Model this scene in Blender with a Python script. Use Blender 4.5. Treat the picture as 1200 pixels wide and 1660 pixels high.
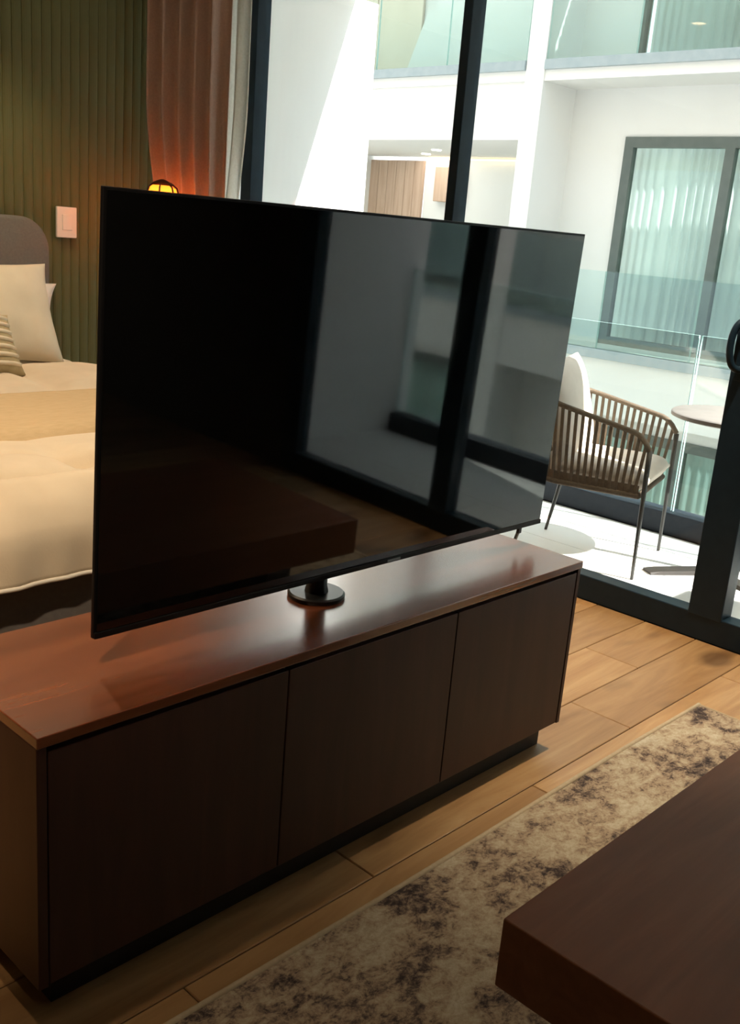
import bpy, bmesh, math, random
from mathutils import Vector, Matrix, noise
random.seed(7)
for o in list(bpy.data.objects):
    bpy.data.objects.remove(o)
SC = bpy.context.scene
COL = SC.collection
PI = math.pi

# ------------------------------------------------------------------ camera
F_PX, YAW, PITCH, ROLL = 1618.447, math.radians(47.23773), math.radians(15.72588), math.radians(-4.760475)
fw = Vector((math.sin(YAW)*math.cos(PITCH), math.cos(YAW)*math.cos(PITCH), -math.sin(PITCH)))
r0 = Vector((math.cos(YAW), -math.sin(YAW), 0)); d0 = fw.cross(r0)
rt = math.cos(ROLL)*r0 + math.sin(ROLL)*d0
dn = -math.sin(ROLL)*r0 + math.cos(ROLL)*d0
cam = bpy.data.cameras.new('camera'); co = bpy.data.objects.new('camera', cam); COL.objects.link(co)
m = Matrix((rt, -dn, -fw)).transposed().to_4x4(); m.translation = (0, 0, 1.5)
co.matrix_world = m
cam.sensor_fit = 'HORIZONTAL'; cam.sensor_width = 36.0; cam.lens = F_PX/1200*36
cam.clip_start = 0.05; cam.clip_end = 200
SC.camera = co

# ------------------------------------------------------------------ sky, sun, exposure
w = bpy.data.worlds.new('world'); SC.world = w; w.use_nodes = True
bg = w.node_tree.nodes['Background']
bg.inputs[0].default_value = (0.80, 0.91, 1.0, 1); bg.inputs[1].default_value = 1.4
sun = bpy.data.lights.new('sun', 'SUN'); sun.energy = 10.0; sun.angle = math.radians(0.6); sun.color = (1, .96, .9)
so = bpy.data.objects.new('sun', sun); COL.objects.link(so)
so.rotation_euler = Vector((-1.0, 3.4, -3.1)).to_track_quat('-Z', 'Y').to_euler()
vs = SC.view_settings
vs.view_transform = 'Standard'; vs.look = 'None'; vs.exposure = 1.05; vs.gamma = 1.0; vs.use_curve_mapping = False

def light(name, kind, loc, energy, color, size=.1, aim=None, spot=None, parent=None, size_y=None):
    l = bpy.data.lights.new(name, kind); l.energy = energy; l.color = color
    if kind == 'AREA':
        l.size = size
        if size_y: l.shape = 'RECTANGLE'; l.size_y = size_y
    elif kind in ('POINT', 'SPOT'):
        l.shadow_soft_size = size
    if spot: l.spot_size = math.radians(spot); l.spot_blend = .7
    o = bpy.data.objects.new(name, l); COL.objects.link(o); o.location = loc
    if aim: o.rotation_euler = (Vector(aim)-Vector(loc)).to_track_quat('-Z', 'Y').to_euler()
    if parent: o.parent = parent; o.location = Vector(loc)-parent.location
    return o

# daylight sampling aid for the glass front
pt = bpy.data.lights.new('window_portal', 'AREA'); pt.shape = 'RECTANGLE'; pt.size = 5.9; pt.size_y = 2.7
pt.cycles.is_portal = True
po = bpy.data.objects.new('window_portal', pt); COL.objects.link(po); po.location = (3.95, 2.05, 1.4)
po.rotation_euler = (PI/2, 0, PI/2)     # faces -X
po.rotation_euler = Vector((-1, 0, 0)).to_track_quat('-Z', 'Y').to_euler()

# ------------------------------------------------------------------ material helpers
def mat(name, color, rough=.6, metal=0, spec=.5, coat=0):
    m = bpy.data.materials.new(name); m.use_nodes = True
    b = m.node_tree.nodes['Principled BSDF']
    b.inputs['Base Color'].default_value = (*color, 1); b.inputs['Roughness'].default_value = rough
    b.inputs['Metallic'].default_value = metal; b.inputs['Specular IOR Level'].default_value = spec
    b.inputs['Coat Weight'].default_value = coat
    return m
def N(m, t, **kw):
    n = m.node_tree.nodes.new(t)
    for k, v in kw.items():
        if k in n.inputs: n.inputs[k].default_value = v
        else: setattr(n, k, v)
    return n
def L(m, a, b): m.node_tree.links.new(a, b)
def ramp(m, src, stops):
    r = N(m, 'ShaderNodeValToRGB'); e = r.color_ramp.elements
    while len(e) < len(stops): e.new(.5)
    for q, (p, c) in zip(e, stops): q.position = p; q.color = (*c, 1)
    L(m, src, r.inputs[0]); return r
def coords(m, scale=(1, 1, 1), kind='Object', rnd=False):
    tc = N(m, 'ShaderNodeTexCoord'); mp = N(m, 'ShaderNodeMapping'); mp.inputs['Scale'].default_value = scale
    L(m, tc.outputs[kind], mp.inputs[0])
    if rnd:
        oi = N(m, 'ShaderNodeObjectInfo'); cx = N(m, 'ShaderNodeCombineXYZ'); mu = N(m, 'ShaderNodeMath', operation='MULTIPLY')
        mu.inputs[1].default_value = 37.0; L(m, oi.outputs['Random'], mu.inputs[0])
        for i in range(3): L(m, mu.outputs[0], cx.inputs[i])
        L(m, cx.outputs[0], mp.inputs['Location'])
    return mp.outputs[0]
def mottled(name, c1, c2, scale=8, rough=.6, bump=0, stretch=(1, 1, 1), spec=.5, detail=4, bscale=None, bdist=.002):
    m = mat(name, c1, rough, spec=spec); b = m.node_tree.nodes['Principled BSDF']
    v = coords(m, stretch)
    n = N(m, 'ShaderNodeTexNoise', Scale=scale, Detail=detail); L(m, v, n.inputs['Vector'])
    r = ramp(m, n.outputs[0], [(.3, c1), (.7, c2)]); L(m, r.outputs[0], b.inputs['Base Color'])
    if bump:
        n2 = N(m, 'ShaderNodeTexNoise', Scale=bscale or scale*6, Detail=3); L(m, v, n2.inputs['Vector'])
        bp = N(m, 'ShaderNodeBump', Strength=bump, Distance=bdist); L(m, n2.outputs[0], bp.inputs['Height'])
        L(m, bp.outputs[0], b.inputs['Normal'])
    return m
def wood(name, c1, c2, c3, rough=.4, stretch=(1.2, 14, 14), rnd=False, spec=.5, knots=False, bump=.05):
    m = mat(name, c1, rough, spec=spec); b = m.node_tree.nodes['Principled BSDF']
    v = coords(m, stretch, rnd=rnd)
    n = N(m, 'ShaderNodeTexNoise', Scale=1.6, Detail=7, Roughness=.62, Distortion=.6); L(m, v, n.inputs['Vector'])
    r = ramp(m, n.outputs[0], [(.28, c1), (.52, c2), (.75, c3)])
    out = r.outputs[0]
    if rnd:
        oi = N(m, 'ShaderNodeObjectInfo'); hs = N(m, 'ShaderNodeHueSaturation')
        mr = N(m, 'ShaderNodeMapRange'); mr.inputs[3].default_value = .78; mr.inputs[4].default_value = 1.15
        L(m, oi.outputs['Random'], mr.inputs[0]); L(m, mr.outputs[0], hs.inputs['Value']); L(m, out, hs.inputs['Color']); out = hs.outputs[0]
    if knots:
        v2 = coords(m, (1.3, 3.2, 1), rnd=rnd)
        k = N(m, 'ShaderNodeTexNoise', Scale=1.5, Detail=2); L(m, v2, k.inputs['Vector'])
        kr = ramp(m, k.outputs[0], [(.60, (1, 1, 1)), (.72, (.30, .26, .24))])
        mx = N(m, 'ShaderNodeMix', data_type='RGBA', blend_type='MULTIPLY'); mx.inputs[0].default_value = .8
        L(m, out, mx.inputs[6]); L(m, kr.outputs[0], mx.inputs[7]); out = mx.outputs[2]
    L(m, out, b.inputs['Base Color'])
    bp = N(m, 'ShaderNodeBump', Strength=bump, Distance=.002); L(m, n.outputs[0], bp.inputs['Height']); L(m, bp.outputs[0], b.inputs['Normal'])
    return m
def glass(name, tint=(.93, .97, .96), ior=1.45, rough=0.0):
    m = bpy.data.materials.new(name); m.use_nodes = True; nt = m.node_tree; nt.nodes.clear()
    o = N(m, 'ShaderNodeOutputMaterial'); mx = N(m, 'ShaderNodeMixShader'); tr = N(m, 'ShaderNodeBsdfTransparent'); gl = N(m, 'ShaderNodeBsdfGlossy')
    tr.inputs[0].default_value = (*tint, 1); gl.inputs['Roughness'].default_value = rough
    # Schlick reflectance, the same on both faces of a thin pane
    ge = N(m, 'ShaderNodeNewGeometry'); dt = N(m, 'ShaderNodeVectorMath', operation='DOT_PRODUCT')
    L(m, ge.outputs['Incoming'], dt.inputs[0]); L(m, ge.outputs['Normal'], dt.inputs[1])
    ab = N(m, 'ShaderNodeMath', operation='ABSOLUTE'); L(m, dt.outputs['Value'], ab.inputs[0])
    su = N(m, 'ShaderNodeMath', operation='SUBTRACT'); su.inputs[0].default_value = 1; L(m, ab.outputs[0], su.inputs[1])
    pw = N(m, 'ShaderNodeMath', operation='POWER'); pw.inputs[1].default_value = 5; L(m, su.outputs[0], pw.inputs[0])
    fr = N(m, 'ShaderNodeMath', operation='MULTIPLY_ADD'); f0 = ((ior-1)/(ior+1))**2
    fr.inputs[1].default_value = 1-f0; fr.inputs[2].default_value = f0; L(m, pw.outputs[0], fr.inputs[0])
    L(m, fr.outputs[0], mx.inputs[0]); L(m, tr.outputs[0], mx.inputs[1]); L(m, gl.outputs[0], mx.inputs[2]); L(m, mx.outputs[0], o.inputs[0])
    return m
def cloth(name, c1, c2, trans=.3, scale=60, rough=.9):
    m = mat(name, c1, rough, spec=.1); b = m.node_tree.nodes['Principled BSDF']; nt = m.node_tree
    v = coords(m); n = N(m, 'ShaderNodeTexNoise', Scale=scale, Detail=2); L(m, v, n.inputs['Vector'])
    r = ramp(m, n.outputs[0], [(.35, c1), (.65, c2)]); L(m, r.outputs[0], b.inputs['Base Color'])
    if trans:
        t = N(m, 'ShaderNodeBsdfTranslucent'); L(m, r.outputs[0], t.inputs[0]); mx = N(m, 'ShaderNodeMixShader'); mx.inputs[0].default_value = trans
        o = nt.nodes['Material Output']; L(m, b.outputs[0], mx.inputs[1]); L(m, t.outputs[0], mx.inputs[2]); L(m, mx.outputs[0], o.inputs[0])
    return m
def emit(name, color, s):
    m = mat(name, color); b = m.node_tree.nodes['Principled BSDF']
    b.inputs['Emission Color'].default_value = (*color, 1); b.inputs['Emission Strength'].default_value = s
    return m

M = {}
M['plank'] = wood('oak_plank', (.35, .178, .068), (.48, .272, .115), (.61, .385, .185), .38, (1.0, 9, 9), True, knots=True)
M['grout'] = mat('dark_joint', (.05, .03, .02), .9)
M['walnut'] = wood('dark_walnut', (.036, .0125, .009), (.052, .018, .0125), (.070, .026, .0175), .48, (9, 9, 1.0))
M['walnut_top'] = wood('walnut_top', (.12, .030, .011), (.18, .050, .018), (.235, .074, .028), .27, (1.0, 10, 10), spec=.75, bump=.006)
wt = M['walnut_top'].node_tree.nodes['Principled BSDF']; wt.inputs['Coat Weight'].default_value = .8; wt.inputs['Coat Roughness'].default_value = .2; wt.inputs['Coat IOR'].default_value = 1.65
M['table_wood'] = wood('coffee_table_wood', (.13, .048, .020), (.17, .064, .028), (.21, .085, .040), .5, (1.0, 10, 10), spec=.22, bump=.01)
M['black_plinth'] = mat('black_plinth', (.012, .010, .009), .6)
M['frame'] = mottled('black_aluminium', (.008, .021, .036), (.011, .027, .044), 20, .4, spec=.25)
M['glass'] = glass('window_glass', (.96, .98, .98))
M['rail_glass'] = glass('railing_glass', (.92, .965, .955))
M['glass_edge'] = mat('glass_edge', (.45, .66, .62), .2)
M['opp_glass'] = glass('opposite_glass', (.87, .94, .925))
M['screen'] = mat('tv_screen', (.0030, .0032, .0034), .035, spec=1.0)
M['bezel'] = mat('tv_bezel', (.004, .004, .0045), .4, spec=.25)
M['black_metal'] = mat('black_metal', (.007, .0075, .008), .33)
M['mark'] = mat('grey_mark', (.30, .31, .32), .3, 0.6)
M['green'] = mottled('olive_green_wall', (.098, .100, .030), (.135, .132, .040), 3, .62, .1, (1, 1, .15))
M['charcoal_wall'] = mottled('charcoal_wall', (.05, .048, .045), (.07, .066, .06), 6, .8)
M['ceil'] = mottled('ceiling_paint', (.78, .76, .72), (.82, .80, .77), 4, .9)
M['white_wall'] = mottled('white_render', (.84, .84, .82), (.88, .88, .86), 1.2, .9, .1, bscale=120)
M['facade'] = mottled('white_facade', (.66, .66, .64), (.70, .70, .68), .8, .9)
M['tile'] = mottled('pale_tile', (.74, .72, .68), (.80, .78, .74), 3, .45, .05)
M['ground'] = mottled('pale_paving', (.55, .54, .51), (.64, .63, .60), 1.5, .8)
M['kerb'] = mottled('dark_channel', (.014, .020, .030), (.022, .028, .038), 30, .5, spec=.25)
M['chan'] = mottled('grey_channel', (.27, .33, .35), (.32, .37, .39), 12, .5)
M['opp_frame'] = mottled('grey_green_frame', (.075, .095, .085), (.095, .115, .105), 8, .5)
M['opp_curtain'] = cloth('pale_sheer', (.78, .82, .81), (.85, .88, .87), .35, 3)
M['opp_curtain_up'] = cloth('lightened_sheer', (.90, .93, .92), (.94, .96, .95), .25, 3)  # curtain colour lightened to make up for weaker light on the upper floor
M['opp_curtain_low'] = cloth('teal_sheer', (.36, .47, .45), (.44, .54, .52), .3, 3)
M['wood_panel'] = wood('pale_wood_panel', (.40, .27, .19), (.48, .34, .25), (.55, .40, .30), .6, (9, 9, .6))
M['beige'] = mottled('beige_panel', (.62, .54, .44), (.68, .60, .50), 2, .8)
M['duvet'] = mottled('cream_duvet', (.66, .56, .43), (.72, .62, .48), 6, .9, .25, bscale=180, spec=.15)
M['throw'] = mottled('beige_throw', (.56, .42, .25), (.62, .47, .29), 25, .95, .4, (1, 4, 1), spec=.1, bscale=220)
M['pillow'] = mottled('ivory_pillow', (.68, .60, .46), (.74, .66, .52), 8, .9, .2, bscale=200, spec=.1)
M['pillow_white'] = mottled('white_pillow', (.76, .72, .64), (.80, .76, .68), 8, .9, .2, bscale=200, spec=.1)
M['bedbase'] = mottled('dark_grey_upholstery', (.14, .132, .13), (.165, .155, .15), 60, .9, .2, spec=.1)
M['headboard'] = mottled('grey_upholstery', (.175, .165, .145), (.205, .195, .17), 90, .9, .2, spec=.1)
M['drape'] = cloth('mauve_brown_drape', (.53, .38, .31), (.58, .42, .345), .12, 90)
M['sheer'] = cloth('cream_sheer', (.84, .83, .76), (.90, .89, .83), .65, 90)
M['switch'] = mat('ivory_plastic', (.90, .89, .82), .4)
M['rope'] = mottled('taupe_rope', (.115, .085, .060), (.16, .12, .085), 80, .8, .3, spec=.2)
M['chair_metal'] = mat('dark_bronze_metal', (.045, .045, .042), .45, .3)
M['cushion'] = mottled('cream_cushion', (.72, .64, .54), (.78, .70, .60), 12, .9, .2, bscale=220, spec=.1)
M['table_top'] = mottled('stone_table_top', (.23, .205, .185), (.27, .24, .215), 14, .5)
M['table_foot'] = mat('table_foot_metal', (.03, .026, .023), .5, .3)
M['amber'] = None
M['bulb'] = emit('warm_bulb', (1, .42, .10), 26)
M['lens'] = emit('warm_lens', (1, .72, .42), 6)
M['white_lens'] = emit('white_lens', (1, .95, .82), 5)
M['lamp_metal'] = mat('lamp_dark_metal', (.03, .012, .006), .4, .5)
M['binding'] = mottled('rug_binding', (.52, .41, .27), (.60, .48, .33), 90, .95, .3, spec=.1)
a = bpy.data.materials.new('amber_glass'); a.use_nodes = True
b = a.node_tree.nodes['Principled BSDF']; b.inputs['Base Color'].default_value = (1, .40, .10, 1); b.inputs['Roughness'].default_value = .25
t = N(a, 'ShaderNodeBsdfTranslucent'); t.inputs[0].default_value = (1, .42, .12, 1); mx = N(a, 'ShaderNodeMixShader'); mx.inputs[0].default_value = .8
L(a, b.outputs[0], mx.inputs[1]); L(a, t.outputs[0], mx.inputs[2]); L(a, mx.outputs[0], a.node_tree.nodes['Material Output'].inputs[0]); M['amber'] = a

def rug_mat():
    m = mat('distressed_rug', (.4, .3, .2), .95, spec=.1); b = m.node_tree.nodes['Principled BSDF']
    v = coords(m, (1, 1.25, 1))
    big = N(m, 'ShaderNodeTexNoise', Scale=4.2, Detail=4, Roughness=.6, Distortion=.8); L(m, v, big.inputs['Vector'])
    mid = N(m, 'ShaderNodeTexNoise', Scale=26, Detail=9, Roughness=.74, Distortion=.5); L(m, v, mid.inputs['Vector'])
    fine = N(m, 'ShaderNodeTexNoise', Scale=110, Detail=3, Roughness=.7); L(m, v, fine.inputs['Vector'])
    a1 = N(m, 'ShaderNodeMath', operation='MULTIPLY_ADD'); a1.inputs[1].default_value = 1.0; L(m, big.outputs[0], a1.inputs[0])
    a2 = N(m, 'ShaderNodeMath', operation='MULTIPLY'); a2.inputs[1].default_value = 1.0; L(m, mid.outputs[0], a2.inputs[0]); L(m, a2.outputs[0], a1.inputs[2])
    a3 = N(m, 'ShaderNodeMath', operation='MULTIPLY_ADD'); a3.inputs[1].default_value = .30; L(m, fine.outputs[0], a3.inputs[0]); L(m, a1.outputs[0], a3.inputs[2])
    sc = N(m, 'ShaderNodeMapRange'); sc.inputs[1].default_value = .68; sc.inputs[2].default_value = 1.55; L(m, a3.outputs[0], sc.inputs[0])
    r = ramp(m, sc.outputs[0], [(.18, (.035, .028, .030)), (.34, (.085, .062, .055)), (.43, (.22, .160, .120)), (.54, (.43, .315, .215)), (.66, (.52, .43, .30)), (.85, (.64, .56, .43))])
    L(m, r.outputs[0], b.inputs['Base Color'])
    bp = N(m, 'ShaderNodeBump', Strength=.5, Distance=.004); L(m, fine.outputs[0], bp.inputs['Height']); L(m, bp.outputs[0], b.inputs['Normal'])
    return m
M['rug'] = rug_mat()

# ------------------------------------------------------------------ geometry helpers
def add_box(bm, x0, x1, y0, y1, z0, z1, bev=0, seg=2):
    r = bmesh.ops.create_cube(bm, size=1)
    vs = r['verts']
    for v in vs:
        v.co = Vector(((x0+x1)/2+v.co.x*(x1-x0), (y0+y1)/2+v.co.y*(y1-y0), (z0+z1)/2+v.co.z*(z1-z0)))
    if bev:
        es = list({e for v in vs for e in v.link_edges})
        bmesh.ops.bevel(bm, geom=es, offset=bev, segments=seg, affect='EDGES', profile=.5)
    return bm
def box(*a, **k): return add_box(bmesh.new(), *a, **k)
def ring_loft(bm, rings, close=True, cap=True):
    R = [[bm.verts.new(p) for p in ring] for ring in rings]
    n = len(R[0])
    for a, b in zip(R, R[1:]):
        for i in range(n if close else n-1):
            j = (i+1) % n; bm.faces.new((a[i], a[j], b[j], b[i]))
    if cap and close:
        bm.faces.new(list(reversed(R[0]))); bm.faces.new(R[-1])
    return bm
def add_lathe(bm, prof, c=(0, 0, 0), n=32, cap=True):
    rings = [[(c[0]+r*math.cos(2*PI*i/n), c[1]+r*math.sin(2*PI*i/n), c[2]+z) for i in range(n)] for r, z in prof]
    return ring_loft(bm, rings, True, cap)
def add_tube(bm, pts, rad, n=10, cap=True):
    pts = [Vector(p) for p in pts]; rads = rad if isinstance(rad, (list, tuple)) else [rad]*len(pts)
    rings = []; up = None
    for i, p in enumerate(pts):
        d = (pts[min(i+1, len(pts)-1)]-pts[max(i-1, 0)]).normalized()
        if up is None:
            up = Vector((0, 0, 1)) if abs(d.z) < .9 else Vector((1, 0, 0))
        u = d.cross(up).normalized(); v = u.cross(d).normalized(); up = v
        rings.append([p+rads[i]*(u*math.cos(2*PI*k/n)+v*math.sin(2*PI*k/n)) for k in range(n)])
    return ring_loft(bm, rings, True, cap)
def obj(name, bm, m, parent=None, kind=None, smooth=False, mods=None, label=None):
    bmesh.ops.recalc_face_normals(bm, faces=bm.faces)
    me = bpy.data.meshes.new(name); bm.to_mesh(me); bm.free()
    for x in (m if isinstance(m, list) else [m]): me.materials.append(x)
    if smooth:
        for p in me.polygons: p.use_smooth = True
        if smooth == 'auto':
            me.set_sharp_from_angle(angle=math.radians(38))
    o = bpy.data.objects.new(name, me); COL.objects.link(o)
    if parent:
        o.parent = parent
        # geometry is given in world space: cancel the parents' offset
        off = Vector((0, 0, 0)); p = parent
        while p: off += p.location; p = p.parent
        me.transform(Matrix.Translation(-off))
    if kind: o['kind'] = kind
    if label: o['label'] = label
    return o
def thing(name, label, cat, loc=(0, 0, 0), group=None):
    o = bpy.data.objects.new(name, None); COL.objects.link(o); o.location = loc; o.empty_display_size = .1
    o['label'] = label; o['category'] = cat
    if group: o['group'] = group
    return o
def tag(o, label, cat, group=None):
    o['label'] = label; o['category'] = cat
    if group: o['group'] = group
    return o
def piece(name, me, parent, loc):
    o = bpy.data.objects.new(name, me); COL.objects.link(o); o.parent = parent; o.location = loc
    return o
def mesh_of(bm, m, name):
    me = bpy.data.meshes.new(name); bmesh.ops.recalc_face_normals(bm, faces=bm.faces); bm.to_mesh(me); bm.free(); me.materials.append(m); return me

# ------------------------------------------------------------------ room shell
XG, YW = 3.74, 5.2          # glass front plane, green wall plane
floor = obj('floor', box(-2.6, 3.80, -3.6, 5.3, -.12, -.012), M['grout'], kind='structure')
PW, PLEN = .232, 1.22
offs = {1: 2.81-PLEN, 2: 3.272-PLEN}
pm = {}
def plank_mesh(w):
    k = round(w, 3)
    if k not in pm:
        pm[k] = mesh_of(box(0, w-.003, 0, PW-.003, -.012, 0, bev=.0022, seg=1), M['plank'], 'plank')
    return pm[k]
for r in range(-22, 18):
    y = 1.358+PW*(r-1)
    if y < -3.6 or y > 5.2-PW*.5: continue
    x = offs.get(r, random.uniform(0, PLEN)) % PLEN - 2.6 - PLEN
    if r in offs: x = offs[r]-PLEN*5
    while x < 3.74:
        a, b2 = max(x, -2.6), min(x+PLEN, 3.74)
        if b2-a > .05: piece('plank', plank_mesh(b2-a), floor, (a, y, 0))
        x += PLEN
obj('ceiling', box(-2.6, 3.9, -3.6, 5.3, 2.9, 3.1), M['ceil'], kind='structure')
wb = obj('wall_back', box(-2.6, 3.9, YW, YW+.15, 0, 2.9), M['green'], kind='structure')
sl = bmesh.new()                      # vertical reeded slats of the green wall
prof = [(-.0272, 0), (-.024, -.003), (-.013, -.0062), (0, -.0072), (.013, -.0062), (.024, -.003), (.0272, 0)]
ring_loft(sl, [[(px, py, z) for px, py in prof] for z in (0, 2.86)])
slm = mesh_of(sl, M['green'], 'slat')
x = 0.98
while x < 3.72:
    piece('slat', slm, wb, (x, YW, 0.0)); x += .055
obj('wall_left', box(-2.75, -2.6, -3.6, 5.3, 0, 2.9), M['charcoal_wall'], kind='structure')
obj('wall_front', box(-2.6, 3.9, -3.75, -3.6, 0, 2.9), M['charcoal_wall'], kind='structure')
obj('wall_right', box(XG, XG+.16, -3.6, -.92, 0, 2.9), M['charcoal_wall'], kind='structure')

# ------------------------------------------------------------------ glass front: frames and panes
win = thing('window_1', 'full height black framed sliding glass front', 'window', (XG, 2.1, 0))
del win['label']; del win['category']; win['kind'] = 'structure'
FX0, FX1 = XG, XG+.09
obj('bottom_rail', box(FX0, FX1, -.92, 5.19, .0, .110, bev=.004), M['frame'], win)
obj('bottom_track', box(FX1, FX1+.05, -.92, 5.19, 0, .03, bev=.002), M['frame'], win)
obj('top_rail', box(FX0, FX1, -.92, 5.19, 2.72, 2.895, bev=.004), M['frame'], win)
stiles = [(-.92, -.80), (.20, .315), (1.498, 1.642), (3.090, 3.142), (4.570, 4.655), (5.12, 5.185)]
for i, (a, b2) in enumerate(stiles):
    s = obj('stile', box(FX0-.004, FX1, a, b2, .10, 2.74, bev=.004), M['frame'], win)
    if i == 2:
        h = bmesh.new()
        ya, zc = 1.595, 1.195
        pts = []
        for k in range(33):
            t = k/32*PI
            # D shaped loop leaving the stile face, bowing out into the room and sideways
            dz = .093*math.cos(t)*(1 if abs(math.cos(t)) > .99 else 1); out = .056*math.sin(t)**.55
            side = .040*math.sin(t)**.6
            pts.append((XG-.004-out, ya+side, zc+dz))
        add_tube(h, pts, .0135, 12)
        obj('pull_handle', h, M['frame'], s, smooth=True)
        add = box(XG-.010, XG-.002, 1.575, 1.625, 1.06, 1.32, bev=.003)
        obj('handle_plate', add, M['frame'], s)
for (a, b2) in zip(stiles, stiles[1:]):
    obj('pane', box(XG+.045, XG+.053, a[1]-.01, b2[0]+.01, .10, 2.73), M['glass'], win)

# ------------------------------------------------------------------ balcony
bf = obj('balcony_floor', box(3.84, 5.22, -2.35, 5.4, -.25, -.010), M['kerb'], kind='structure')
tmesh = {}
for (x0, x1) in ((3.885, 4.385), (4.385, 4.985), (4.985, 5.055)):
    for k in range(-3, 9):
        y0, y1 = max(.60*k+.10, -1.32), min(.60*k+.70, 5.15)
        if y1-y0 < .05: continue
        key = (round(x1-x0, 3), round(y1-y0, 3))
        if key not in tmesh: tmesh[key] = mesh_of(box(0, key[0]-.004, 0, key[1]-.004, -.01, 0, bev=.0015, seg=1), M['tile'], 'tile')
        piece('tile', tmesh[key], bf, (x0+.002, y0+.002, 0))
obj('wall_balcony_far', box(3.83, 5.24, 5.15, 5.36, -.25, 2.95), M['white_wall'], kind='structure')
obj('wall_balcony_near', box(3.90, 5.24, -1.53, -1.32, -.25, 2.95), M['white_wall'], kind='structure')
obj('ceiling_balcony', box(3.90, 5.03, -2.56, 5.36, 2.95, 3.15), M['white_wall'], kind='structure')
obj('wall_facade', box(3.92, 4.95, -20, 24, 3.15, 9.5), M['beige'], kind='structure')
obj('wall_facade_lower', box(3.92, 4.95, -20, 24, -3.5, -.25), M['beige'], kind='structure')
obj('wall_header', box(3.83, 3.90, -.92, 5.36, 2.72, 3.1), M['white_wall'], kind='structure')

rail = thing('balcony_railing', 'frameless glass railing in a dark base channel along the balcony edge', 'railing', (5.13, 1.4, 0))
obj('base_channel', box(5.065, 5.20, -1.31, 5.14, 0, .125, bev=.006), M['kerb'], rail)
yj = [-1.31, .03, 1.24, 2.445, 3.65, 4.86, 5.13]
for a, b2 in zip(yj, yj[1:]):
    p = box(5.118, 5.134, a+.008, b2-.008, .08, 1.10)
    o = obj('glass_panel', p, [M['rail_glass'], M['glass_edge']], rail)
    for f in o.data.polygons:
        if abs(f.normal.x) < .5: f.material_index = 1

# ------------------------------------------------------------------ outdoor chair
chair = thing('outdoor_armchair', 'rope armchair with cream cushions standing on the balcony', 'chair', (4.355, 2.505, 0))
fl, frr, brr, bl = Vector((4.185, 2.14, 0)), Vector((4.74, 2.30, 0)), Vector((4.53, 2.87, 0)), Vector((3.975, 2.71, 0))
cc = (fl+frr+brr+bl)/4
ax = (frr-fl).normalized(); ay = (brr-frr).normalized(); ay = (ay-ax*ay.dot(ax)).normalized()   # right, back
def cp(u, v, z): return cc+ax*u+ay*v+Vector((0, 0, z))
def arch(t, W, D, back, r):
    """U path front-left -> back -> front-right, t in 0..1; W half width"""
    # straight arm, rounded back
    Ls = D-r; Lc = PI/2*r; Lb = 2*(W-r); tot = 2*Ls+2*Lc+Lb; s = t*tot
    if s < Ls: return (-W, -back+s)
    s -= Ls
    if s < Lc:
        a = s/r; return (-W+r-r*math.cos(a), -back+Ls+r*math.sin(a))
    s -= Lc
    if s < Lb: return (-W+r+s, -back+D)
    s -= Lb
    if s < Lc:
        a = s/r; return (W-r+r*math.sin(a), -back+Ls+r*math.cos(a))
    s -= Lc
    return (W, -back+Ls-s)
def rail_h(t):
    q = 1-abs(2*t-1)
    return .69+.125*min(1, q*1.35) - (.06*max(0, 1-q/.10)**2)
bm = bmesh.new()
NP = 60
pts = []
for k in range(NP+1):
    t = k/NP; u, v = arch(t, .30, .62, .30, .22); pts.append(cp(u, v, rail_h(t)))
lowp = []
add_tube(bm, pts, .0125, 10)
obj('arm_rail', bm, M['rope'], chair, smooth=True)
bm = bmesh.new(); pts = []
for k in range(NP+1):
    t = k/NP; u, v = arch(t, .27, .54, .27, .17); pts.append(cp(u, v, .405))
pts.append(pts[0]); add_tube(bm, pts, .014, 8)
obj('seat_frame', bm, M['rope'], chair, smooth=True)
for (p, uu, vv) in ((fl, -.30, -.30), (frr, .30, -.30)):
    top = cp(uu, vv, rail_h(0)); bm = bmesh.new()
    d = p-top
    add_tube(bm, [top+d*k/8 for k in range(9)], [.013-.005*k/8 for k in range(9)], 10)
    obj('leg', bm, M['chair_metal'], chair, smooth=True)
for (p, uu, vv) in ((bl, -.22, .22), (brr, .22, .22)):
    top = cp(uu, vv, .405); bm = bmesh.new(); d = p-top
    add_tube(bm, [top+d*k/8 for k in range(9)], [.013-.005*k/8 for k in range(9)], 10)
    obj('leg', bm, M['chair_metal'], chair, smooth=True)
NS = 48
for k in range(NS):
    t = (k+.6)/(NS+.2)
    bm = bmesh.new()
    u, v = arch(t, .30, .62, .30, .22); u2, v2 = arch(t, .27, .54, .27, .17)
    u3, v3 = arch(min(1, t+.004), .30, .62, .30, .22)
    a = cp(u, v, rail_h(t)); b2 = cp(u2, v2, .40)
    tg = cp(u3, v3, 0)-cp(u, v, 0)
    if tg.length < 1e-6: tg = ay.copy()
    tg.normalize(); nrm = (a-b2).cross(tg).normalized()
    rings = []
    for q in range(6):
        s = q/5; c = a.lerp(b2, s)+nrm*(.0)
        wv = .0075; th = .0035
        rings.append([c+tg*wv+nrm*th, c-tg*wv+nrm*th, c-tg*wv-nrm*th, c+tg*wv-nrm*th])
    ring_loft(bm, rings)
    obj('slat', bm, M['rope'], chair)
bm = bmesh.new()           # woven lower skirt under the seat
rg = []
for k in range(NP+1):
    t = k/NP; u, v = arch(t, .272, .545, .272, .17)
    rg.append((cp(u, v, .395), cp(u, v, .455)))
prev = None
inn = []
for k in range(NP+1):
    t = k/NP; u, v = arch(t, .262, .53, .262, .165); inn.append((cp(u, v, .395), cp(u, v, .455)))
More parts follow.
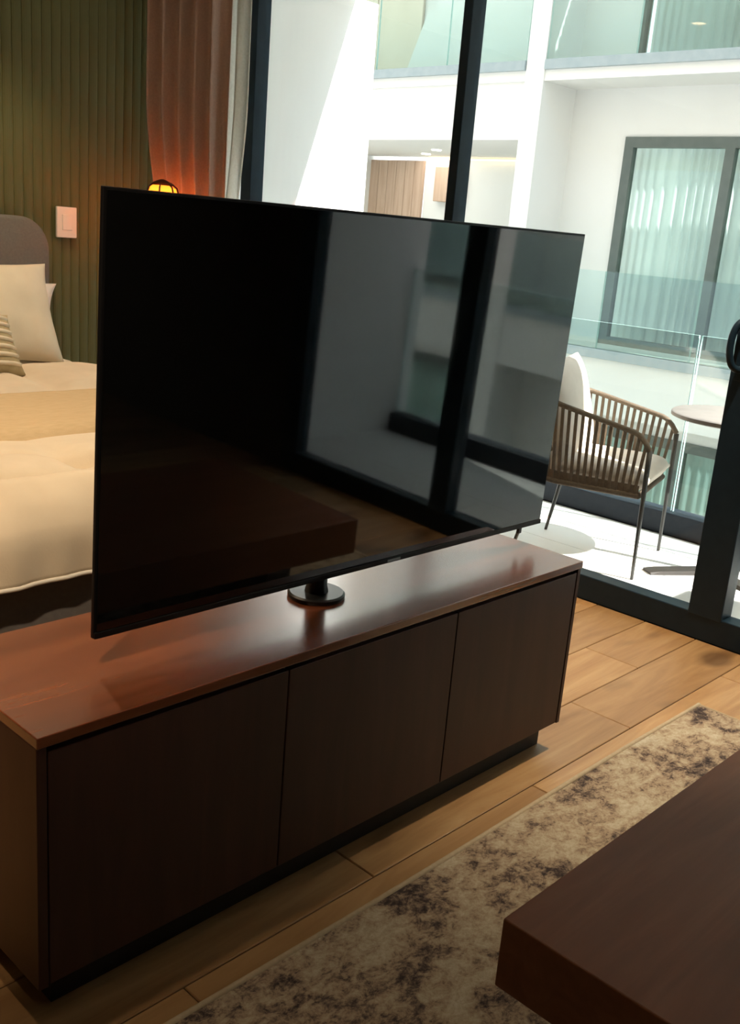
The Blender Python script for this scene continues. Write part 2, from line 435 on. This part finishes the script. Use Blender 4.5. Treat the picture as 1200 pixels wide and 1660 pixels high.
V = [[bm.verts.new(q) for q in (rg[k][0], rg[k][1], inn[k][1], inn[k][0])] for k in range(NP+1)]
for a, b2 in zip(V, V[1:]):
    for i in range(4): bm.faces.new((a[i], a[(i+1) % 4], b2[(i+1) % 4], b2[i]))
bm.faces.new(V[0]); bm.faces.new(list(reversed(V[-1])))
obj('seat_band', bm, M['rope'], chair)
def cushion_bm(w, d, th, pinch=.08, n=22, p=3.0, seam=.012):
    """soft cushion: closed surface in its own XY plane, thickness along z"""
    bm = bmesh.new(); T = {}; B = {}
    for i in range(n+1):
        for j in range(n+1):
            u, v = -1+2*i/n, -1+2*j/n
            u = math.copysign(abs(u)**.8, u); v = math.copysign(abs(v)**.8, v)
            e = (1-abs(u)**p)*(1-abs(v)**p)
            h = th/2*max(0, e)**.5
            k = 1-pinch*(u*u*(1-.0)+v*v)*.5+pinch*(u*u*v*v)
            x, y = u*w/2*(1-pinch*(1-v*v)), v*d/2*(1-pinch*(1-u*u)) 
            x, y = u*w/2*(1-pinch+pinch*v*v), v*d/2*(1-pinch+pinch*u*u)
            edge = i in (0, n) or j in (0, n)
            T[i, j] = bm.verts.new((x, y, h+seam/2))
            B[i, j] = bm.verts.new((x, y, -h-seam/2))
    for i in range(n):
        for j in range(n):
            bm.faces.new((T[i, j], T[i+1, j], T[i+1, j+1], T[i, j+1]))
            bm.faces.new((B[i, j], B[i, j+1], B[i+1, j+1], B[i+1, j]))
    per = [(i, 0) for i in range(n)]+[(n, j) for j in range(n)]+[(i, n) for i in range(n, 0, -1)]+[(0, j) for j in range(n, 0, -1)]
    for a, b2 in zip(per, per[1:]+per[:1]):
        bm.faces.new((T[a], B[a], B[b2], T[b2]))
    return bm
def placed(bm, loc, X, Y):
    X = Vector(X).normalized(); Z = X.cross(Vector(Y)).normalized(); Y = Z.cross(X)
    mm = Matrix((X, Y, Z)).transposed().to_4x4(); mm.translation = loc
    bm.transform(mm); return bm
bm = placed(cushion_bm(.52, .54, .11, .02, p=8), cp(0, -.03, .47), ax, ay)
obj('seat_cushion', bm, M['cushion'], chair, smooth=True)
bm = placed(cushion_bm(.50, .50, .15, .05), cp(0, .19, .735), ax, Vector((0, 0, 1))+ay*.28)
obj('back_cushion', bm, M['cushion'], chair, smooth=True)

# ------------------------------------------------------------------ bistro table
TX, TY, TZ = 4.63, 1.965, .79
bt = thing('bistro_table', 'small round pedestal table on the balcony beside the armchair', 'table', (TX, TY, 0))
obj('tabletop', add_lathe(bmesh.new(), [(.285, 0), (.30, .006), (.30, .022), (.292, .028)], (TX, TY, TZ-.028), 56), M['table_top'], bt, smooth='auto')
obj('pedestal', add_lathe(bmesh.new(), [(.030, .012), (.022, .03), (.022, .74), (.10, .762)], (TX, TY, 0), 24), M['table_foot'], bt, smooth='auto')
for deg in (146, 250, 345):
    a = math.radians(deg); d = Vector((math.cos(a), math.sin(a), 0)); s = Vector((-d.y, d.x, 0))
    bm = bmesh.new(); c0 = Vector((TX, TY, 0))
    ring_loft(bm, [[c0+d*q+s*.044, c0+d*q-s*.044, c0+d*q-s*.038+Vector((0, 0, h)), c0+d*q+s*.038+Vector((0, 0, h))] for q, h in ((.02, .022), (.28, .018), (.335, .013))])
    obj('foot', bm, M['table_foot'], bt)

# ------------------------------------------------------------------ opposite building
XO, XB = 11.0, 11.75
bd = thing('apartment_building', 'white apartment block with glass balconies across the courtyard', 'building', (XO, 3, -3.4))
ground = obj('courtyard_ground', box(5.3, 26, -26, 30, -3.7, -3.5), M['ground'], kind='structure')
levels = [(-3.45, None), (.19, .31), (3.45, 3.69), (6.9, 7.1)]
PIL = [(7.86, 8.14), (13.4, 13.9), (1.30, 1.60), (-5.1, -4.8), (-11.6, -11.3), (17.5, 18)]
for a, b2 in PIL:
    obj('pillar', box(XO, XB+.2, a, b2, -3.5, 9.0), M['facade'], bd)
# floor slabs
obj('slab', box(XO+.02, XB+.3, -18, 18, -.49, .31), M['facade'], bd)
obj('slab', box(XO+.02, XB+.3, -18, 18, 3.45, 3.69), M['facade'], bd)
obj('slab', box(XO+.02, XB+.3, -18, 18, 6.9, 7.2), M['facade'], bd)
obj('parapet', box(XO+.02, XB+.3, -18, 18, 7.2, 9.0), M['facade'], bd)
bays = [(8.14, 13.4), (1.60, 7.86), (-4.8, 1.30), (-11.3, -5.1)]
for lev in (.31, 3.69):
    for (a, b2) in bays:
        ch = obj('rail_channel', box(XO-.03, XO+.06, a+.01, b2-.01, lev-.115, lev+.0, bev=.004), M['chan'], bd)
        n = max(2, round((b2-a)/1.3)); st = (b2-a-.02)/n
        for k in range(n):
            o = obj('glass_panel', box(XO+.005, XO+.021, a+.01+k*st+.006, a+.01+(k+1)*st-.006, lev-.02, lev+.935), [M['opp_glass'], M['glass_edge']], bd)
            for f in o.data.polygons:
                if abs(f.normal.x) < .5: f.material_index = 1
for (a, b2) in ((13.9, 17.5),):
    obj('wall_panel', box(XO+.02, XB+.2, a, b2, -3.5, 7.0), M['facade'], bd)
def wavy(x, y0, y1, z0, z1, amp=.035, per=.13, seed=0):
    bm = bmesh.new(); n = int((y1-y0)/per*8); A = []; rnd = random.Random(seed)
    for i in range(n+1):
        y = y0+(y1-y0)*i/n
        d = amp*math.sin(2*PI*(y+.04*math.sin(y*7+seed))/per)*(.7+.5*math.sin(y*3.1+seed))
        A.append((bm.verts.new((x+d, y, z0)), bm.verts.new((x+d*.8, y, z1))))
    for p, q in zip(A, A[1:]): bm.faces.new((p[0], q[0], q[1], p[1]))
    return bm
def opp_wall(a, b2, z0, z1, holes):
    """back wall of a recessed bay with rectangular window holes (y0,y1,zb,zt)"""
    bm = bmesh.new(); yy = a
    for (h0, h1, zb, zt) in sorted(holes):
        add_box(bm, XB, XB+.18, yy, h0, z0, z1)
        if zt < z1: add_box(bm, XB, XB+.18, h0, h1, zt, z1)
        if zb > z0: add_box(bm, XB, XB+.18, h0, h1, z0, zb)
        yy = h1
    if yy < b2: add_box(bm, XB, XB+.18, yy, b2, z0, z1)
    return obj('back_wall', bm, M['facade'], bd)
def opp_window(y0, y1, zb, zt, bars, cm, seed, f=.125):
    bm = bmesh.new()
    add_box(bm, XB-.03, XB+.07, y0, y0+f, zb, zt); add_box(bm, XB-.03, XB+.07, y1-f, y1, zb, zt)
    add_box(bm, XB-.03, XB+.07, y0+f, y1-f, zt-f, zt); add_box(bm, XB-.03, XB+.07, y0+f, y1-f, zb, zb+f*.8)
    for c in bars: add_box(bm, XB-.03, XB+.07, c-.06, c+.06, zb+f*.8, zt-f)
    w_ = obj('window', bm, M['opp_frame'], bd)
    ed = [y0+f]+[q for c in sorted(bars) for q in (c-.06, c+.06)]+[y1-f]
    for i in range(0, len(ed), 2):
        obj('pane', box(XB+.015, XB+.025, ed[i]-.005, ed[i+1]+.005, zb+.09, zt-f+.005), M['opp_glass'], w_)
    obj('curtain', wavy(XB+.22, y0+.02, y1-.02, zb+.02, zt-.02, seed=seed), cm, w_, smooth=True)
    obj('room_back', box(XB+.6, XB+.65, y0-.2, y1+.2, zb-.1, zt+.1), M['beige'], w_)
for z0, z1, cm, sd in ((-3.45, -.49, M['opp_curtain_low'], 1), (.31, 3.45, M['opp_curtain'], 2), (3.69, 6.9, M['opp_curtain_up'], 3)):
    top = {-.49: -.75, 3.45: 2.875, 6.9: 6.2}[z1]
    W1 = (2.85, 7.02, z0, top); 
    opp_wall(1.60, 7.86, z0, z1, [W1]); opp_window(*W1, [5.62, 4.24], cm, sd, .05 if z0 > 3 else .125)
    W2 = (-4.0, .45, z0, top); opp_wall(-4.8, 1.30, z0, z1, [W2]); opp_window(*W2, [-1.0, -2.5], cm, sd+5)
    W3 = (-10.4, -6.0, z0, top); opp_wall(-11.3, -5.1, z0, z1, [W3]); opp_window(*W3, [-7.5, -8.9], cm, sd+9)
    if z0 < 0: opp_wall(8.14, 13.4, z0, z1, [])
# left bay, this floor: lobby behind a bulkhead
obj('bulkhead', box(XO+.045, XB+.2, 8.14, 13.4, 2.76, 3.45), M['facade'], bd)
obj('lobby_floor', box(XB+.3, 13.6, 8.0, 13.2, .11, .31), M['tile'], bd)
lc = obj('lobby_ceiling', box(XB+.2, 13.6, 8.0, 13.2, 2.76, 2.9), M['facade'], bd)
lb = obj('lobby_back_wall', box(13.5, 13.6, 8.0, 11.85, .31, 2.76), M['facade'], bd)
obj('lobby_side_wall', box(XB+.2, 13.6, 13.1, 13.2, .31, 2.76), M['facade'], bd)
obj('lobby_side_wall', box(XB+.2, 13.6, 7.9, 8.02, .31, 2.76), M['facade'], bd)
for k in range(7):
    obj('wood_panel', box(13.44, 13.5, 11.85+.21*k+.004, 11.85+.21*(k+1)-.004, .31, 2.70, bev=.004, seg=1), M['wood_panel'], bd)
obj('wall_cabinet', box(13.36, 13.498, 10.95, 11.52, 2.05, 2.60, bev=.01), M['wood_panel'], bd)
for (x, y) in ((12.3, 10.62), (12.9, 11.35), (11.98, 9.95), (12.1, 8.45)):
    obj('ceiling_lamp', add_lathe(bmesh.new(), [(.075, 0), (.075, .012), (.055, .012)], (x, y, 2.748), 20), M['white_lens'], bd)
cove = obj('cove_strip', box(13.40, 13.47, 8.2, 11.7, 2.715, 2.735), emit('cove_glow', (1, .76, .45), 1.1), bd)
light('lobby_light', 'AREA', (12.5, 11.4, 2.72), 15, (1, .93, .84), 1.0, aim=(12.6, 11.4, 0), size_y=2.5)
# left bay, upper floor: beige door leaf, white return and a white panel shaped as a slanting sun patch
opp_wall(8.14, 13.4, 3.69, 6.9, [])
obj('door_leaf', box(XB-.05, XB-.002, 10.60, 11.50, 3.70, 6.3, bev=.01), M['beige'], bd)
obj('door_leaf', box(XB-.05, XB-.002, 11.52, 12.42, 3.70, 6.3, bev=.01), M['beige'], bd)
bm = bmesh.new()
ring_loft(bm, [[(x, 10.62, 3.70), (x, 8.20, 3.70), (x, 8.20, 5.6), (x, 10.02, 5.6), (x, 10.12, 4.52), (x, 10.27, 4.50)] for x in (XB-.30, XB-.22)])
obj('sun_patch_panel', bm, M['facade'], bd)

# ------------------------------------------------------------------ bed
bed = thing('bed', 'large bed with grey rounded headboard against the green wall', 'bed', (1.87, 3.7, 0))
BX0, BX1, BY0, BY1 = .76, 2.70, 2.32, 5.0
obj('base', box(BX0+.03, BX1-.03, BY0+.05, BY1+.05, .03, .56, bev=.02), M['bedbase'], bed)
obj('mattress', box(BX0+.04, BX1-.04, BY0+.07, BY1+.03, .56, .70, bev=.04, seg=4), M['duvet'], bed)
bm = bmesh.new()                 # headboard with round top corners
hb = []; R_ = .17; x0, x1, zt = .66, 2.80, 1.425
out = [(x0, .03), (x1, .03)]
for k in range(13): a = PI/2*k/12; out.append((x1-R_+R_*math.cos(a), zt-R_+R_*math.sin(a)))
for k in range(13): a = PI/2+PI/2*k/12; out.append((x0+R_+R_*math.cos(a), zt-R_+R_*math.sin(a)))
def inset(s): 
    cx, cz = (x0+x1)/2, (zt+.03)/2
    return [(cx+(x-cx)*(1-2*s/(x1-x0)), cz+(z-cz)*(1-2*s/(zt-.03))) for x, z in out]
rings = []
for yy, s in ((5.175, .0), (5.10, 0), (5.085, .006), (5.075, .02)):
    rings.append([(x, yy, z) for x, z in inset(s)])
ring_loft(bm, rings)
obj('headboard', bm, M['headboard'], bed, smooth='auto')
for x in (.86, 2.60):
    for y in (2.50, 4.85):
        obj('leg', box(x-.03, x+.03, y-.03, y+.03, 0, .035), M['black_plinth'], bed)

def drop_sheet(x0, x1, y0, ztop, left, right, foot, yhead, rad, nx, ny, hfun, wob, edge=None):
    """cloth over a box: s across (with side drops), t from head to foot drop"""
    W = x1-x0; D = yhead-y0
    def fold(d):           # distance past edge -> (outward, down)
        arc = rad*PI/2
        if d <= -rad: return d, 0
        q = d+rad
        if q < arc: a = q/rad; return -rad+rad*math.sin(a), rad*(1-math.cos(a))
        return 0, rad+(q-arc)
    bm = bmesh.new(); G = {}
    for i in range(nx+1):
        s = -left+(W+left+right)*i/nx
        for j in range(ny+1):
            t = (D+foot)*j/ny
            if s < W/2: o, dn1 = fold(-s); x = x0-o
            else: o, dn1 = fold(s-W); x = x1+o
            o2, dn2 = fold(t-D); y = y0-o2
            down = max(dn1, dn2) if foot else dn1
            down = math.hypot(dn1, dn2) if (dn1 > rad and dn2 > rad) else max(dn1, dn2)
            z = ztop-down
            p = Vector((x, y, z))
            h = hfun(x, y, s, t)
            if dn2 > rad*.5: p.y -= h*.8+wob*max(0, dn2)*(.55+.55*math.sin(x*9+1.3*math.sin(x*4)))
            elif dn1 > rad*.5: p.x += (h*.8+wob*dn1*(.5+.5*math.sin(y*8)))*(1 if s > W/2 else -1)
            else: p.z += h
            G[i, j] = bm.verts.new(p)
    for i in range(nx):
        for j in range(ny):
            bm.faces.new((G[i, j], G[i, j+1], G[i+1, j+1], G[i+1, j]))
    if edge is not None: edge += [G[i, ny].co.copy() for i in range(nx+1)]
    return bm
def groove(x, y, ax_, ay_, bx, by, wd=.03):
    a = Vector((ax_, ay_)); b2 = Vector((bx, by)); p = Vector((x, y)); d = b2-a
    t = max(0, min(1, (p-a).dot(d)/d.length_squared)); r = (p-a-d*t).length
    return math.exp(-(r/wd)**2)
def duvet_h(x, y, s, t):
    h = .022*noise.noise(Vector((x*2.2, y*2.2, .3)))+.012*noise.noise(Vector((x*5.5, y*5.5+.6*x, 4.3)))
    ff = max(0, min(1, (2.62-y)/.25))
    h += ff*(.018*noise.noise(Vector((x*9+t*2, t*2.5, 7.7)))+.012*noise.noise(Vector((x*17-t*6, t*5, 1.7))))
    gx = abs(((x-.34)/.62) % 1-.5)*2; gy = abs(((y-.05*math.sin(3*x)-.12)/.62) % 1-.5)*2
    puff = (1-(1-min(1, (1-gx)*3.2))**2)*.0
    q = min(1, (1-gx)*4.0)*min(1, (1-gy)*4.0)
    qw = max(.15, min(1, max((2.98-y)/.12, (y-3.68)/.12)))      # pressed flat under the throw
    h = h*qw+.032*(q-.5)*qw
    h -= .075*groove(x, y, 1.45, 2.86, 1.82, 2.58, .030)
    h -= .085*groove(x, y, .9, 2.58, 1.95, 2.50, .032)
    h += .020*groove(x, y, .9, 2.48, 1.95, 2.40, .05)
    return h
bm = drop_sheet(BX0, BX1, BY0,   .742, .30, .28, .158, 4.98, .11, 110, 170, duvet_h, .12, hem := [])
o = obj('duvet', bm, M['duvet'], smooth=True)
sd = o.modifiers.new('thick', 'SOLIDIFY'); sd.thickness = .022; sd.offset = -1
obj('hem', add_tube(bmesh.new(), hem, .0065, 8), M['pillow_white'], o, smooth=True, label='paler piped edge')
tag(o, 'puffy cream duvet spread over the bed and hanging over its foot', 'duvet')
def throw_h(x, y, s, t): return .030+.004*noise.noise(Vector((x*2.5, y*3, 9)))+.002*noise.noise(Vector((x*9, y*9, 2)))
bm = drop_sheet(BX0-.012, BX1+.012, 3.02, .742, .26, .25, 0, 3.66, .10, 120, 40, throw_h, .10)
o = obj('bed_throw', bm, M['throw'], smooth=True)
sd = o.modifiers.new('thick', 'SOLIDIFY'); sd.thickness = .010; sd.offset = 0
tag(o, 'flat beige throw laid across the middle of the cream bed', 'throw')
def pillow(name, w, h, th, c, lean, m, label, group, yaw=0, roll=0, pinch=.07):
    X = Vector((math.cos(yaw), math.sin(yaw), roll)); Y = Vector((0, lean, 1))
    bm = placed(cushion_bm(w, h, th, pinch, 26), c, X, Y)
    for v in bm.verts: v.co += Vector((0, 1, 0))*.012*noise.noise(v.co*7)
    o = obj(name, bm, m, smooth=True); tag(o, label, 'pillow', group); return o
pillow('pillow', .78, .44, .18, (2.335, 4.87, .935), .30, M['pillow_white'], 'white pillow at the back whose corner sticks out beside the headboard', 'pillows on the bed', roll=-.13, pinch=.13)
pillow('pillow', .72, .50, .20, (2.205, 4.62, .98), .42, M['pillow'], 'large ivory pillow standing in front of the white one', 'pillows on the bed', roll=-.01)
bm = placed(cushion_bm(.50, .31, .15, .05, 30, seam=.02), (1.97, 4.36, .86), (1, -.05, 0), (0, .75, 1))
nn = len(bm.verts)
st_ = obj('ribbed_cushion', bm, mottled('tan_rib', (.42, .34, .20), (.50, .41, .25), 40, .95, .3, spec=.1), smooth=True)
tag(st_, 'small tan cushion with raised ribs leaning on the ivory pillow', 'cushion', None)
Xc = Vector((1, -.05, 0)).normalized(); Zc = Xc.cross(Vector((0, .75, 1))).normalized(); Yc = Zc.cross(Xc)
for k in range(7):
    v = -.117+.039*k; bm = bmesh.new(); pts = []
    for q in range(15):
        u = -.92+1.84*q/14; vv = v/.155
        e = (1-abs(u)**3)*(1-abs(vv)**3); hgt = .08*max(0, e)**.5+.008
        pts.append(Vector((1.97, 4.36, .86))+Xc*(u*.25*(1-.05+.05*vv*vv))+Yc*v+Zc*hgt)
    add_tube(bm, pts, .010, 8)
    obj('rib', bm, M['pillow'], st_, smooth=True)

# ------------------------------------------------------------------ wall switch
sw = thing('wall_switch', 'ivory rectangular switch plate on the green slatted wall', 'switch', (2.948, 5.17, 1.405))
obj('plate', box(2.888, 3.008, 5.166, 5.184, 1.325, 1.488, bev=.004), M['switch'], sw)
obj('rocker', box(2.918, 2.978, 5.160, 5.168, 1.365, 1.448, bev=.003), M['switch'], sw)

# ------------------------------------------------------------------ floor lamp by the curtain
LX, LY = 3.27, 4.74
lamp = thing('floor_lamp', 'lit amber glass lamp in a dark cage in front of the brown curtain', 'lamp', (LX, LY, 0))
obj('lamp_base', add_lathe(bmesh.new(), [(.13, 0), (.13, .012), (.03, .022)], (LX, LY, 0), 36), M['lamp_metal'], lamp, smooth='auto')
obj('pole', add_tube(bmesh.new(), [(LX, LY, .02), (LX, LY, 1.36)], .011, 14), M['lamp_metal'], lamp, smooth=True)
obj('glass_shade', add_lathe(bmesh.new(), [(.050, 1.36), (.085, 1.42), (.096, 1.50), (.092, 1.57), (.072, 1.625), (.05, 1.64)], (LX, LY, 0), 40, cap=False), M['amber'], lamp, smooth=True)
obj('bulb', add_lathe(bmesh.new(), [(.012, 1.42), (.030, 1.47), (.036, 1.51), (.028, 1.55), (.008, 1.57)], (LX, LY, 0), 20), M['bulb'], lamp, smooth=True)
obj('cap', add_lathe(bmesh.new(), [(.055, 1.64), (.06, 1.650), (.03, 1.664), (.008, 1.672)], (LX, LY, 0), 28), M['lamp_metal'], lamp, smooth='auto')
for k in range(7):
    a = 2*PI*k/7+.35
    pts = [(LX+r*math.cos(a), LY+r*math.sin(a), z) for r, z in ((.052, 1.36), (.089, 1.42), (.101, 1.50), (.097, 1.57), (.078, 1.63), (.045, 1.655))]
    obj('cage_rib', add_tube(bmesh.new(), pts, .0045, 8), M['lamp_metal'], lamp, smooth=True)
light('lamp_light', 'POINT', (LX, LY, 1.51), 10, (1, .64, .32), .03, parent=lamp)

# ------------------------------------------------------------------ curtains
def curtain(name, pa, pb, ztop, amp, folds, m, label, taper, z0=.02, seed=0, bias=1.0, th=.004):
    pa, pb = Vector((*pa, 0)), Vector((*pb, 0)); d = pb-pa; nrm = Vector((d.y, -d.x, 0)).normalized()
    if nrm.x > 0: nrm = -nrm
    bm = bmesh.new(); nx, nz = folds*12, 40; G = {}; rnd = random.Random(seed); ph = [rnd.uniform(.6, 1.2) for _ in range(folds+2)]
    for i in range(nx+1):
        s = i/nx
        for j in range(nz+1):
            z = z0+(ztop-z0)*j/nz
            q = max(0, min(1, (2.15-z)/1.1)); q = q*q*(3-2*q)
            ss = bias+(s-bias)*(1-taper*q)
            f = s*folds; a = amp*ph[int(f)]*(1-.25*q)
            off = a*math.sin(2*PI*f)+.25*a*math.sin(4*PI*f+1+z)
            G[i, j] = bm.verts.new(pa+d*ss+nrm*off+Vector((0, 0, z))+d.normalized()*(.012*math.cos(2*PI*f+.4)))
    for i in range(nx):
        for j in range(nz): bm.faces.new((G[i, j], G[i+1, j], G[i+1, j+1], G[i, j+1]))
    o = obj(name, bm, m, smooth=True); tag(o, label, 'curtain')
    if th: sd = o.modifiers.new('thick', 'SOLIDIFY'); sd.thickness = th
    return o
curtain('curtain', (3.385, 5.08), (3.585, 4.62), 2.86, .044, 5, M['drape'], 'heavy mauve brown curtain gathered in the corner of the green wall', .26, seed=3)
curtain('sheer_curtain', (3.66, 5.02), (3.675, 4.565), 2.86, .026, 6, M['sheer'], 'thin cream sheer curtain bunched beside the black window frame', .22, seed=5, bias=.0, th=0)
tr = obj('curtain_track', box(3.58, 3.70, -.9, 5.18, 2.865, 2.895, bev=.004), M['switch']); tag(tr, 'slim ceiling track above the gathered curtains', 'curtain track')

# ------------------------------------------------------------------ sideboard
CX0, CX1, CY0, CY1, CZ = .762, 2.502, 1.44, 1.893, .612
sb = thing('sideboard', 'long low dark walnut cabinet with three plain doors under the television', 'cabinet', (1.63, 1.66, 0))
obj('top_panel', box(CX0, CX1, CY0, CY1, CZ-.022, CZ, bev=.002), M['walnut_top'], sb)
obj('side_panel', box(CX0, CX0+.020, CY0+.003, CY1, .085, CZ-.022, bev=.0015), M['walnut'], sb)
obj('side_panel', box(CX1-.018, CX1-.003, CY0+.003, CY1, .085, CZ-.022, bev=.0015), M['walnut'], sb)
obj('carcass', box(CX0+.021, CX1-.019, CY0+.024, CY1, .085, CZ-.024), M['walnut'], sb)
ds = [CX0+.0215, 1.349, 1.926, CX1-.0195]
for a, b2 in zip(ds, ds[1:]):
    obj('door', box(a+.002, b2-.002, CY0+.004, CY0+.022, .088, CZ-.034, bev=.0015), M['walnut'], sb)
obj('plinth', box(CX0+.05, CX1-.035, CY0+.05, CY1-.04, 0, .085), M['black_plinth'], sb)

# ------------------------------------------------------------------ television on swivel pole
tv = thing('television', 'large black flat screen television on a swivel pole above the cabinet', 'television', (1.635, 1.672, CZ))
TVX0, TVX1, TVZ0, TVZ1, TVY = .980, 2.522, .679, 1.537, 1.62
def tilt(bm, deg=1.75):
    bm.transform(Matrix.Translation((0, TVY, TVZ0)) @ Matrix.Rotation(math.radians(deg), 4, 'X') @ Matrix.Translation((0, -TVY, -TVZ0))); return bm
obj('housing', tilt(box(TVX0, TVX1, TVY+.002, TVY+.012, TVZ0, TVZ1, bev=.002)), M['bezel'], tv)
obj('screen', tilt(box(TVX0+.006, TVX1-.006, TVY-.001, TVY+.003, TVZ0+.016, TVZ1-.006)), M['screen'], tv)
obj('lower_bezel', tilt(box(TVX0+.001, TVX1-.001, TVY-.003, TVY+.004, TVZ0, TVZ0+.014, bev=.002)), M['bezel'], tv)
obj('rear_cover', tilt(box(TVX0+.25, TVX1-.25, TVY+.011, TVY+.055, TVZ0+.10, TVZ1-.25, bev=.015)), M['bezel'], tv)
obj('badge', tilt(box(1.830, 1.878, TVY-.0045, TVY-.002, TVZ0+.004, TVZ0+.010)), M['mark'], tv)
obj('sensor_foot', tilt(box(2.43, 2.442, TVY+.010, TVY+.020, TVZ0-.022, TVZ0+.004)), M['black_metal'], tv)
obj('corner_bracket', tilt(box(2.50, 2.528, TVY+.008, TVY+.034, TVZ0-.006, TVZ0+.012, bev=.003)), M['black_metal'], tv)
SX, SY = 1.640, 1.676
obj('stand_disc', add_lathe(bmesh.new(), [(.070, 0), (.072, .003), (.072, .010), (.067, .014)], (SX, SY, CZ), 48), M['black_metal'], tv, smooth='auto')
obj('stand_pole', add_lathe(bmesh.new(), [(.030, .014), (.026, .03), (.025, .40)], (SX, SY+.0, CZ), 28), M['black_metal'], tv, smooth='auto')
obj('mount_plate', tilt(box(SX-.10, SX+.10, TVY+.011, TVY+.046, TVZ0+.02, TVZ0+.40, bev=.003)), M['black_metal'], tv)

# ------------------------------------------------------------------ rug
rg = thing('area_rug', 'distressed beige and charcoal rug on the wooden floor', 'rug', (1.6, .2, 0))
RX0, RX1, RY0, RY1 = .05, 3.150, -1.1, 1.288
def rug_sheet(x0, x1, y0, y1, zt):
    bm = bmesh.new(); nx, ny = 60, 44; T = {}; Bt = {}
    for i in range(nx+1):
        for j in range(ny+1):
            x, y = x0+(x1-x0)*i/nx, y0+(y1-y0)*j/ny
            z = zt+.0025*noise.noise(Vector((x*2.3, y*2.3, 0)))
            e = .004*math.sin(x*3.0) if j == ny else 0
            T[i, j] = bm.verts.new((x, y+e, z)); 
    for i in range(nx):
        for j in range(ny): bm.faces.new((T[i, j], T[i+1, j], T[i+1, j+1], T[i, j+1]))
    r = bmesh.ops.extrude_face_region(bm, geom=bm.faces[:])
    for v in [q for q in r['geom'] if isinstance(q, bmesh.types.BMVert)]: v.co.z = .001
    return bm
obj('pile', rug_sheet(RX0+.008, RX1-.008, RY0+.008, RY1-.008, .011), M['rug'], rg)
bm = bmesh.new(); pts = []
for k in range(61): x = RX0+(RX1-RX0)*k/60; pts.append((x, RY1-.004+.004*math.sin(x*3.0), .0085))
add_tube(bm, pts, .0080, 8)
add_tube(bm, [(RX1-.004, RY1, .0075), (RX1-.004, RY0, .0075)], .0065, 8)
add_tube(bm, [(RX0+.004, RY1, .0075), (RX0+.004, RY0, .0075)], .0065, 8)
add_tube(bm, [(RX0, RY0+.004, .0075), (RX1, RY0+.004, .0075)], .0065, 8)
obj('binding', bm, M['binding'], rg, smooth=True, label='plain tan bound edge')

# ------------------------------------------------------------------ coffee table
ct = thing('coffee_table', 'low dark brown slab coffee table standing on the rug', 'table', (1.9, .35, .012))
KX0, KX1, KY0, KY1, KZ = 1.253, 2.62, -.08, .775, .40
obj('tabletop', box(KX0, KX1, KY0, KY1, KZ-.136, KZ, bev=.003), M['table_wood'], ct)
for x in (KX0+.18, KX1-.30):
    obj('leg', box(x, x+.12, KY0+.15, KY1-.15, .014, KZ-.136), M['black_plinth'], ct)

# ------------------------------------------------------------------ unseen ceiling lights, added to brighten the room
def added_downlight(x, y, e, spot, col=(1, .76, .50), lab='', aim=None):
    t = thing('added_downlight', lab, 'added light', (x, y, 2.88), 'added ceiling lights')
    obj('ring', add_lathe(bmesh.new(), [(.06, 0), (.06, .018), (.045, .018), (.045, 0)], (x, y, 2.88), 24, cap=False), M['switch'], t, smooth='auto')
    obj('lens', add_lathe(bmesh.new(), [(.044, 0), (.044, .004)], (x, y, 2.885), 20), M['lens'], t)
    light('added_spot', 'SPOT', (x, y, 2.86), e, col, .04, aim=aim or (x, y, 0), spot=spot, parent=t)
added_downlight(1.4, 3.3, 52, 120, lab='unseen ceiling light added to brighten the middle of the bed')
added_downlight(2.2, 4.45, 26, 110, lab='unseen ceiling light added above the bed pillows')
added_downlight(.6, 1.70, 13, 120, lab='unseen ceiling light added above the left end of the cabinet')
added_downlight(3.35, 1.35, 110, 70, (1, .82, .58), lab='unseen ceiling light added to brighten the floor beside the glass doors')
added_downlight(-.05, .85, 115, 42, aim=(1.0, 2.35, .66), lab='unseen tilted ceiling light added to brighten the foot of the bed')
